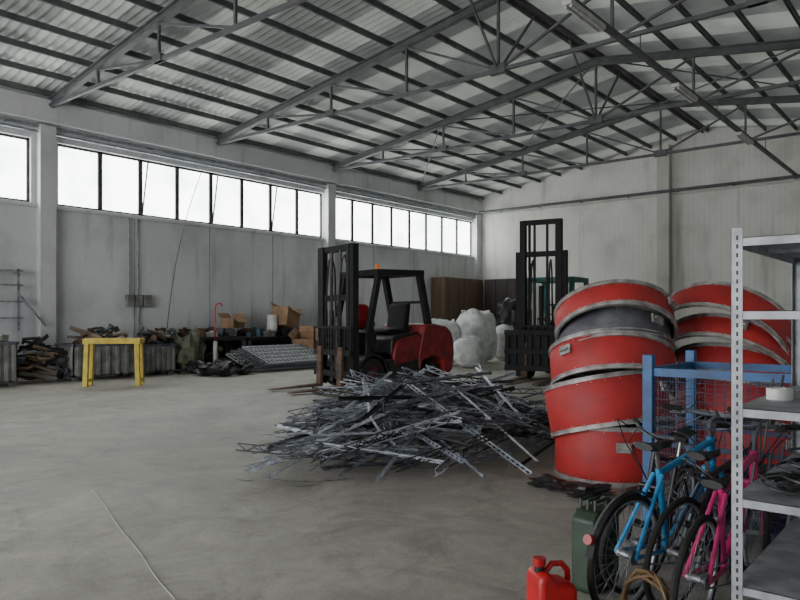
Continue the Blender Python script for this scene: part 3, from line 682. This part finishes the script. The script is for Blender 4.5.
for i in range(44):
    y=Q.gauss(7.15,.28); x=Q.gauss(-17.05,.28); y=max(6.6,min(7.7,y)); x=max(-17.6,min(-16.5,x))
    zmax=.95*max(.1,1-((y-7.15)/.75)**2)*max(.2,1-((x+17.1)/.9)**2)
    scrap((x,y,.12+zmax*(i/44)),(Q.uniform(-.6,.6),Q.uniform(-.4,.4),Q.uniform(.8,2.4)),i,Q.uniform(.4,.9),Q.choice([wood,rust,brown,steel_mid,steel_drk,greybin,card]),'mixed rusty scrap piled against the wall','scrap piled by the wall')
top(MB().blob((0,0,.5),(.8,.7,1.1),20,.8,.5).obj('tarpaulin_bundle',green_tarp,loc=(-16.65,11.1,0)),'crumpled grey green tarpaulin bundle','tarpaulin')
for i,(u,d) in enumerate(((-5.05,18.2),(-4.55,18.0),(-4.15,18.6),(-5.5,18.9),(-4.7,18.9))):
    top(MB().blob((0,0,.16),(.55,.42,.34),40+i,.9,.6).obj('black_sack',bbag,loc=S(u,d),rot=(0,0,i)),'small crumpled black sack on the floor','sack','black sacks on the floor')
for i in range(5):
    g=MB(); W=1.15;Lg=3.3
    for k in range(23): y=-Lg/2+Lg*k/22; g.bb(-W/2,W/2,y-.012,y+.012,-.010,.010)
    for k in range(6): x=-W/2+W*k/5; g.bb(x-.02,x+.02,-Lg/2,Lg/2,-.012,.012)
    top(g.obj('steel_grating',grat_m if i in(0,4) else steel_mid,loc=(-15.78+.03*i,13.7+.10*i,.27+.05*i),rot=(0,math.radians(21),0.02*i)),'galvanised floor grating leaning in a stack','grating','stacked gratings')
e=thing('red_hook_stand','thin red hooked pole standing by the bench','pole',(-16.9,12.1,0))
MB().tube([(0,0,0),(0,0,1.75),(.0,.05,1.9),(0,.18,1.93),(0,.26,1.85)],.022,6).obj('pole',redplastic,parent=e); MB().cyl((0,0,0),(0,0,.03),.2,n=16).obj('base',steel_dark,parent=e)
e=thing('post_stand','pale post on a square base','post',(-16.4,11.75,0)); MB().cyl((0,0,.05),(0,0,.85),.06,n=12).obj('post',white_m,parent=e); MB().bb(-.2,.2,-.2,.2,0,.05).obj('base',white_m,parent=e)
e=thing('wall_rack','grey metal ladder rack fixed to the wall','rack',(XL+.3,6.9,1.2))
m=MB()
for y in(-.3,.3): m.beam((0,y,0),(0,y,1.5),.05,.05)
for z in(.3,.7,1.1,1.45): m.beam((0,-.4,z),(0,.4,z),.05,.04)
m.beam((0,.3,.9),(0,.95,.1),.04,.04); m.box((-.15,.3,1.4),(.3,.04,.04)); m.box((-.15,-.3,1.4),(.3,.04,.04)); m.obj('frame',galv,parent=e)

# ------------------------------------------------------------ shelf unit
SX0,SX1,SY0,SY1=-.79,-.37,3.10,4.36
e=thing('shelf_unit','galvanised slotted-angle shelving unit beside the bicycles','shelf unit',(SX0,SY0,0))
DX,DY=SX1-SX0,SY1-SY0; HT=1.87; AW=.044
for ix in(0,1):
    for iy in(0,1):
        x=ix*DX;y=iy*DY;sx=1 if ix==0 else -1; sy=1 if iy==0 else -1
        p=MB(); p.bb(min(x,x+sx*AW),max(x,x+sx*AW),min(y,y+sy*.002),max(y,y+sy*.002),0,HT); p.bb(min(x,x+sx*.002),max(x,x+sx*.002),min(y,y+sy*AW),max(y,y+sy*AW),0,HT)
        z=.03
        while z<HT-.03:
            p.box((x+sx*.024,y-sy*.0005,z),(.008,.0012,.018),None,1); p.box((x-sx*.0005,y+sy*.024,z),(.0012,.008,.018),None,1); z+=.036
        p.obj('post',[shelf_m,black_m],parent=e)
zs=(.40,.76,1.13,1.53,1.83)
for z in zs:
    s=MB(); s.bb(.003,DX-.003,.003,DY-.003,z-.003,z)
    s.bb(.003,.005,.003,DY-.003,z-.035,z); s.bb(DX-.005,DX-.003,.003,DY-.003,z-.035,z); s.bb(.003,DX-.003,.003,.005,z-.035,z); s.bb(.003,DX-.003,DY-.005,DY-.003,z-.035,z)
    s.bb(.01,DX-.01,DY/2-.03,DY/2+.03,z-.02,z-.003)
    s.obj('shelf',shelf_m,parent=e)
def on(x,y,z): return (SX0+x,SY0+y,z)
top(MB().lathe([(.03,0),(.055,0),(.055,.05),(.03,.05)],24,closed=True).obj('tape_roll',white_m,loc=on(.09,.46,1.13)),'white roll of tape on the shelf','tape roll')
top(MB().lathe([(.035,0),(.05,0),(.05,.045),(.035,.045)],24,closed=True).obj('tape_roll',tape_m,loc=on(.28,.75,1.13)),'brown roll of tape on the shelf','tape roll')
def cable(loc,n,rad,r,mat,label,seed,hang=0):
    q=random.Random(seed); pts=[]
    for i in range(n*14):
        a=2*math.pi*i/14; rr=rad*(1+.35*math.sin(a*.37+seed)+q.uniform(-.04,.04)); pts.append((rr*math.cos(a)*.8+.03*math.sin(i*.1),rr*math.sin(a)*1.4+.05*math.cos(i*.07),r+.0+i/(n*14)*.06+.008*math.sin(i*.9)))
    if hang:
        lx,ly,lz=pts[-1]
        for t in range(1,13):
            s=t/12; pts.append((-.215-.03*math.sin(s*3) if s>.15 else lx*(1-s/.15)-.2*(s/.15),ly+.25*s,lz-hang*math.sin(s*math.pi)))
    top(MB().tube(pts,r,5).obj('cable_coil',mat,loc=loc),label,'cable','cables on the shelves')
cable(on(.2,.30,.763),5,.12,.007,bbag,'tangled black cable spilling over the shelf edge',1,.3)
cable(on(.2,.70,.763),5,.13,.007,bbag,'coiled black hose hanging off the shelf',2,.22)
cable(on(.2,1.0,.763),4,.12,.007,steel_drk,'grey cable coil hanging off the shelf',6,.3)
cable(on(.2,.95,.403),2,.12,.008,bbag,'coiled black cable on the lower shelf',3)
cable(on(.2,.95,1.133),3,.12,.007,bbag,'loose black cable on the shelf',4,.25)
cable(on(.2,.70,1.133),2,.10,.006,steel_drk,'thin grey cable dangling from the shelf',9,.4)
e=thing('cordless_drill','black cordless drill lying on the shelf','drill',on(.25,.5,1.17),(0,1.57,.4))
MB().cyl((0,0,.02),(0,0,.18),.03,n=14).obj('motor_housing',black_m,parent=e); MB().beam((0,0,.05),(.0,.13,.02),.035,.045).obj('grip',redplastic,parent=e); MB().cyl((0,0,.18),(0,0,.24),.02,.012,n=12).obj('chuck',steel_mid,parent=e); MB().box((.0,.15,.02),(.06,.04,.09)).obj('battery',black_m,parent=e)

# ------------------------------------------------------------ blue mesh cage
cx0,cx1,cy0,cy1=-1.80,-.66,4.94,5.88
e=thing('mesh_cage','blue steel mesh pallet cage behind the bicycles','cage',(cx0,cy0,0)); W,D=cx1-cx0,cy1-cy0
for a in(0,1):
    for b in(0,1): MB().bb(a*W-.035,a*W+.035,b*D-.035,b*D+.035,0,1.24).obj('post',blue_m,parent=e,bevel=.004)
for z in(.12,.62,1.12):
    t=.028 if z>1 else .014
    for b in(0,1): MB().bb(0.03,W-.03,b*D-t/2,b*D+t/2,z-t,z+t).obj('rail',blue_m if z>1 else dblue,parent=e)
    for a in(0,1): MB().bb(a*W-t/2,a*W+t/2,.03,D-.03,z-t,z+t).obj('rail',blue_m if z>1 else dblue,parent=e)
ms=MB()
for i in range(1,18):
    x=W*i/18
    for b in(0,1): ms.bb(x-.002,x+.002,b*D-.002,b*D+.002,.14,1.10)
for i in range(1,15):
    y=D*i/15
    for a in(0,1): ms.bb(a*W-.002,a*W+.002,y-.002,y+.002,.14,1.10)
for k in range(1,16):
    z=.12+k*.0625
    for b in(0,1): ms.bb(0,W,b*D-.002,b*D+.002,z-.002,z+.002)
    for a in(0,1): ms.bb(a*W-.002,a*W+.002,0,D,z-.002,z+.002)
ms.obj('wire_mesh',dblue,parent=e)
MB().bb(0,W,0,D,.1,.12).obj('base_plate',dblue,parent=e)
for i in range(4):
    L_=Q.uniform(.4,.7); m=MB().blob((0,0,0),(L_,.35,.25),80+i,.8,.4)
    top(m.obj('waste_bag',Q.choice([bbag,bbag,steel_drk]),loc=(cx0+.35+.15*i,cy0+Q.uniform(.35,.55),.26+.03*i),rot=(0,0,Q.uniform(-.4,.4))),'dark crumpled waste inside the mesh cage','waste','waste in the cage')

# ------------------------------------------------------------ bicycles
def bicycle(rear,front,lean,paint,label,steer=0.15,saddle=.93,guard=True,sc=.94,tube=1.0,refl=False):
    rear=Vector(rear);front=Vector(front); d=(front-rear); yaw=math.atan2(d.y,d.x)
    e=thing('bicycle',label,'bicycle',(rear.x,rear.y,0),(math.radians(lean),0,yaw),group='parked bicycles'); e.scale=(sc,sc,sc)
    wb=1.03; hub=.33; k_=tube
    def wheel(x,nm,st=0):
        n=36; w=MB(); w.tube([(.295*math.cos(2*math.pi*i/n),0,.295*math.sin(2*math.pi*i/n)) for i in range(n)],.012,6,closed=True)
        for i in range(28):
            a=2*math.pi*i/28; s=.03 if i%2 else -.03
            w.cyl((.02*math.cos(a+1),s,.02*math.sin(a+1)),(.29*math.cos(a),0,.29*math.sin(a)),.0014,n=3,caps=False)
        w.cyl((0,-.05,0),(0,.05,0),.02,n=10)
        o=w.obj(nm,galv,parent=e,loc=(x,0,hub),rot=(0,0,st))
        MB().tube([(.312*math.cos(2*math.pi*i/n),0,.312*math.sin(2*math.pi*i/n)) for i in range(n)],.019,8,closed=True).obj('tyre',rubber,parent=o)
    wheel(0,'rear_wheel'); wheel(wb,'front_wheel',steer)
    BB=Vector((.42,0,.29)); ST=Vector((.27,0,.76)); HTp=Vector((.84,0,.88)); HB=Vector((.885,0,.70)); RH=Vector((0,0,hub)); FH=Vector((wb,0,hub))
    f=MB(); f.cyl(BB,ST,.015*k_); f.cyl(ST+Vector((.01,0,-.03)),HTp+Vector((0,0,-.03)),.016*k_); f.cyl(BB,HB,.019*k_); f.cyl(HTp,HB,.02*k_)
    for s in(-1,1): f.cyl(RH+Vector((0,s*.06,0)),BB+Vector((0,s*.035,0)),.010*k_,n=8); f.cyl(RH+Vector((0,s*.06,0)),ST+Vector((0,s*.025,-.03)),.010*k_,n=8)
    f.cyl(BB+Vector((0,-.04,0)),BB+Vector((0,.04,0)),.024); f.obj('frame',paint,parent=e)
    fk=MB()
    for s in(-1,1): fk.tube([FH+Vector((0,s*.055,0)),FH+Vector((-.06,s*.055,.15)),HB+Vector((.01,s*.05,-.03))],.013*k_,8)
    fk.cyl(HB+Vector((.01,-.06,-.03)),HB+Vector((.01,.06,-.03)),.018); fk.obj('fork',paint,parent=e)
    hb=MB(); hb.cyl(HTp,HTp+Vector((-.02,0,.09)),.014); hb.cyl(HTp+Vector((-.02,0,.09)),HTp+Vector((.06,0,.12)),.014)
    H=HTp+Vector((.06,0,.12)); 
    def rs(v): # steer rotation about the head
        c,s=math.cos(steer*2),math.sin(steer*2); w_=v-HTp; return HTp+Vector((w_.x*c-w_.y*s,w_.x*s+w_.y*c,w_.z))
    hb.tube([rs(H+Vector(q_)) for q_ in((-.07,-.27,.03),(-.01,-.12,.01),(0,0,0),(-.01,.12,.01),(-.07,.27,.03))],.011,8); hb.obj('handlebar',steel_mid,parent=e)
    for s in(-1,1):
        MB().cyl(rs(H+Vector((-.045,s*.18,.02))),rs(H+Vector((-.075,s*.29,.03))),.017,n=10).obj('grip',rubber,parent=e)
        MB().tube([rs(H+Vector((-.02,s*.16,0))),rs(H+Vector((.03,s*.2,-.02))),rs(H+Vector((.02,s*.27,-.02)))],.006,5).obj('brake_lever',steel_mid,parent=e)
        MB().tube([rs(H+Vector((.03,s*.17,0))),rs(H+Vector((.16,s*.12,.07))),rs(H+Vector((.15,s*.03,-.05))),HB+Vector((.03,0,.0))],.004,4).obj('brake_cable',rubber,parent=e)
    MB().cyl(ST,ST+Vector((-.035,0,saddle-.78)),.012).obj('seat_post',chrome,parent=e)
    sd=MB(); T=ST+Vector((-.04,0,saddle-.77)); vs=[];fs=[]
    prof=[(-.13,.06),(-.11,.075),(-.05,.06),(.02,.032),(.08,.02),(.14,.017),(.155,.008)]
    for x,w_ in prof:
        for j in range(8):
            a=2*math.pi*j/8; vs.append((T.x+x,w_*math.cos(a),T.z+.022*math.sin(a)+(.015 if x<-.08 else 0)))
    for i in range(len(prof)-1):
        for j in range(8): fs.append((i*8+j,i*8+(j+1)%8,(i+1)*8+(j+1)%8,(i+1)*8+j))
    fs+=[tuple(range(7,-1,-1)),tuple(range(len(prof)*8-8,len(prof)*8))]; sd.add(vs,fs); sd.obj('saddle',black_m,parent=e)
    cr=MB(); 
    cr.tube([BB+Vector((.085*math.cos(2*math.pi*i/20),-.05,.085*math.sin(2*math.pi*i/20))) for i in range(20)],.006,4,closed=True)
    for i in range(5): a=2*math.pi*i/5; cr.beam(BB+Vector((0,-.05,0)),BB+Vector((.085*math.cos(a),-.05,.085*math.sin(a))),.01,.006)
    cr.beam(BB+Vector((0,-.06,0)),BB+Vector((.12,-.075,-.12)),.018,.01); cr.beam(BB+Vector((0,.05,0)),BB+Vector((-.12,.07,.12)),.018,.01); cr.obj('crankset',steel_mid,parent=e)
    for s,dx in((-1,.12),(1,-.12)): MB().box(BB+Vector((dx,s*.12,-dx)),(.08,.09,.02)).obj('pedal',black_m,parent=e,bevel=.003)
    cn=MB(); cn.beam(BB+Vector((0,-.05,.085)),RH+Vector((0,-.05,.035)),.005,.008); cn.beam(BB+Vector((0,-.05,-.085)),RH+Vector((0,-.05,-.035)),.005,.008); cn.cyl(RH+Vector((0,-.055,0)),RH+Vector((0,-.045,0)),.04,n=14); cn.obj('chain',steel_mid,parent=e)
    if guard:
        gd=MB(); vs=[];fs=[]; ks=[math.radians(x) for x in range(60,171,10)]
        for a in ks:
            for y,r_ in((-.022,.340),(0,.350),(.022,.340)): vs.append((r_*math.cos(a),y,hub+r_*math.sin(a)))
        for i in range(len(ks)-1):
            for j in range(2): fs.append((i*3+j,i*3+j+1,(i+1)*3+j+1,(i+1)*3+j))
        gd.add(vs,fs); gd.obj('mudguard',black_m,parent=e)
    if refl:
        MB().cyl((-.33,0,hub+.15),(-.355,0,hub+.155),.026,n=14).obj('rear_reflector',reflector,parent=e)
    return e
bicycle((-1.39,3.44),(-1.20,4.40),4,cyan_m,'light blue bicycle with black grips and red rear reflector',.12,.90,True,.94,1.2,True)
bicycle((-1.22,3.66),(-1.04,4.60),6,redbike,'dark bicycle squeezed between the others',-.3,.88,False,.90,1.1)
bicycle((-1.03,3.36),(-.99,4.36),5,mag_m,'bicycle with magenta frame next to the shelving',.45,.80,False,.90,1.25)
bicycle((-1.50,4.62),(-1.46,3.72),-6,redbike,'old black bicycle wedged in by the mesh cage',-.35,.92,False,.86)
for i in range(4):
    x0=Q.uniform(-1.4,-1.05); y0=Q.uniform(3.8,4.4); z0=Q.uniform(.70,.90); pts=[]
    for j in range(22):
        a=j*.5+i; pts.append((x0+.12*math.cos(a)*(1+.2*math.sin(j)),y0+.14*math.sin(a*.9),z0-.014*j+.04*math.sin(a*1.7)))
    top(MB().tube(pts,.005,5).obj('loose_cable',bbag),'loose black cable draped over the parked bicycles','cable','cables draped over the bicycles')
pts=[]
for i in range(60): a=2*math.pi*i/15; pts.append((.02*math.sin(i),.14*math.cos(a)*(1+.05*math.sin(i*.6)),.16*math.sin(a)+.02*math.cos(i*.9)))
top(MB().tube(pts,.008,6).obj('hose_coil',tape_m,loc=(-1.16,3.16,.18),rot=(0,0,1.2)),'coiled brown garden hose leaning on a bicycle wheel','hose')

# ------------------------------------------------------------ jerrycan
e=thing('jerry_can','olive green metal jerry can beside the bicycles','jerry can',S(1.09,3.90),(0,0,ang(225))); e.scale=(.85,.9,1)
jb=MB(); w2=.165
jb.prism([(-w2,.02),(-w2+.02,0),(w2-.02,0),(w2,.02),(w2,.40),(w2-.05,.45),(-w2+.08,.45),(-w2,.39)],-.08,.08); jb.obj('body',greencan,parent=e,bevel=.015)
em=MB()
for y in(-.083,.083):
    em.beam((-.11,y,.08),(.11,y,.36),.02,.012,up=(0,1,0)); em.beam((.11,y,.08),(-.11,y,.36),.02,.012,up=(0,1,0))
    em.bb(-.13,.13,y-.004,y+.004,.05,.065); em.bb(-.13,.13,y-.004,y+.004,.375,.39)
em.obj('embossing',greencan,parent=e)
for y in(-.05,0,.05): MB().tube([(-.04,y,.44),(-.04,y,.495),(.10,y,.495),(.10,y,.44)],.01,6).obj('handle',greencan,parent=e)
MB().cyl((-.115,0,.42),(-.145,0,.475),.036,n=16).obj('cap',greencan,parent=e)
e=thing('petrol_can','bright red plastic petrol can on the concrete floor','fuel can',S(.71,3.28),(0,0,ang(20)))
pb=MB(); pb.prism([(-.10,.02),(-.085,0),(.085,0),(.10,.02),(.10,.23),(.085,.27),(.0,.28),(-.04,.33),(-.085,.33),(-.10,.29)],-.075,.075); pb.obj('body',redplastic,parent=e,bevel=.022)
MB().cyl((-.065,0,.32),(-.065,0,.35),.024,n=16).obj('neck',black_m,parent=e)
MB().cyl((-.065,0,.35),(-.065,0,.385),.03,n=18).obj('cap',redplastic,parent=e)
MB().tube([(-.03,0,.32),(.0,0,.35),(.055,0,.345),(.085,0,.31),(.088,0,.26)],.015,8).obj('handle',redplastic,parent=e)
pr=MB()
for y in(-.077,.077): pr.tube([(-.06,y,.06),(.06,y,.06),(.06,y,.2),(-.06,y,.2)],.006,5,closed=True)
pr.obj('rib',redplastic,parent=e)
for i,(u,d) in enumerate(((1.35,6.15),(1.6,5.9),(1.95,5.7))):
    top(MB().blob((0,0,.04),(.36,.24,.09),60+i,.9,.6).obj('black_rag',bbag,loc=S(u,d),rot=(0,0,i)),'crumpled black plastic rag on the floor','rag','rags by the drums')

# ------------------------------------------------------------ light, camera
wd=bpy.data.worlds.new('World'); scene.world=wd; wd.use_nodes=True
bg=wd.node_tree.nodes['Background']; bg.inputs[0].default_value=(.95,.975,1,1); bg.inputs[1].default_value=4.8
def area(loc,rot,sx,sy,p,col=(1,1,1)):
    l=bpy.data.lights.new('area','AREA'); l.shape='RECTANGLE'; l.size=sx; l.size_y=sy; l.energy=p; l.color=col
    o=bpy.data.objects.new('daylight',l); COL.objects.link(o); o.location=loc; o.rotation_euler=rot; return o
area((-8.5,YF-.4,2.6),(math.radians(90),0,0),11.5,5,850,(.99,.99,1))
cam=bpy.data.cameras.new('cam'); co=bpy.data.objects.new('camera',cam); COL.objects.link(co)
cam.sensor_width=36; cam.lens=31.5; cam.shift_y=18/800; cam.clip_end=200; cam.clip_start=.05
co.location=(0,0,1.5); co.rotation_euler=(math.radians(90),0,YAW)
scene.camera=co
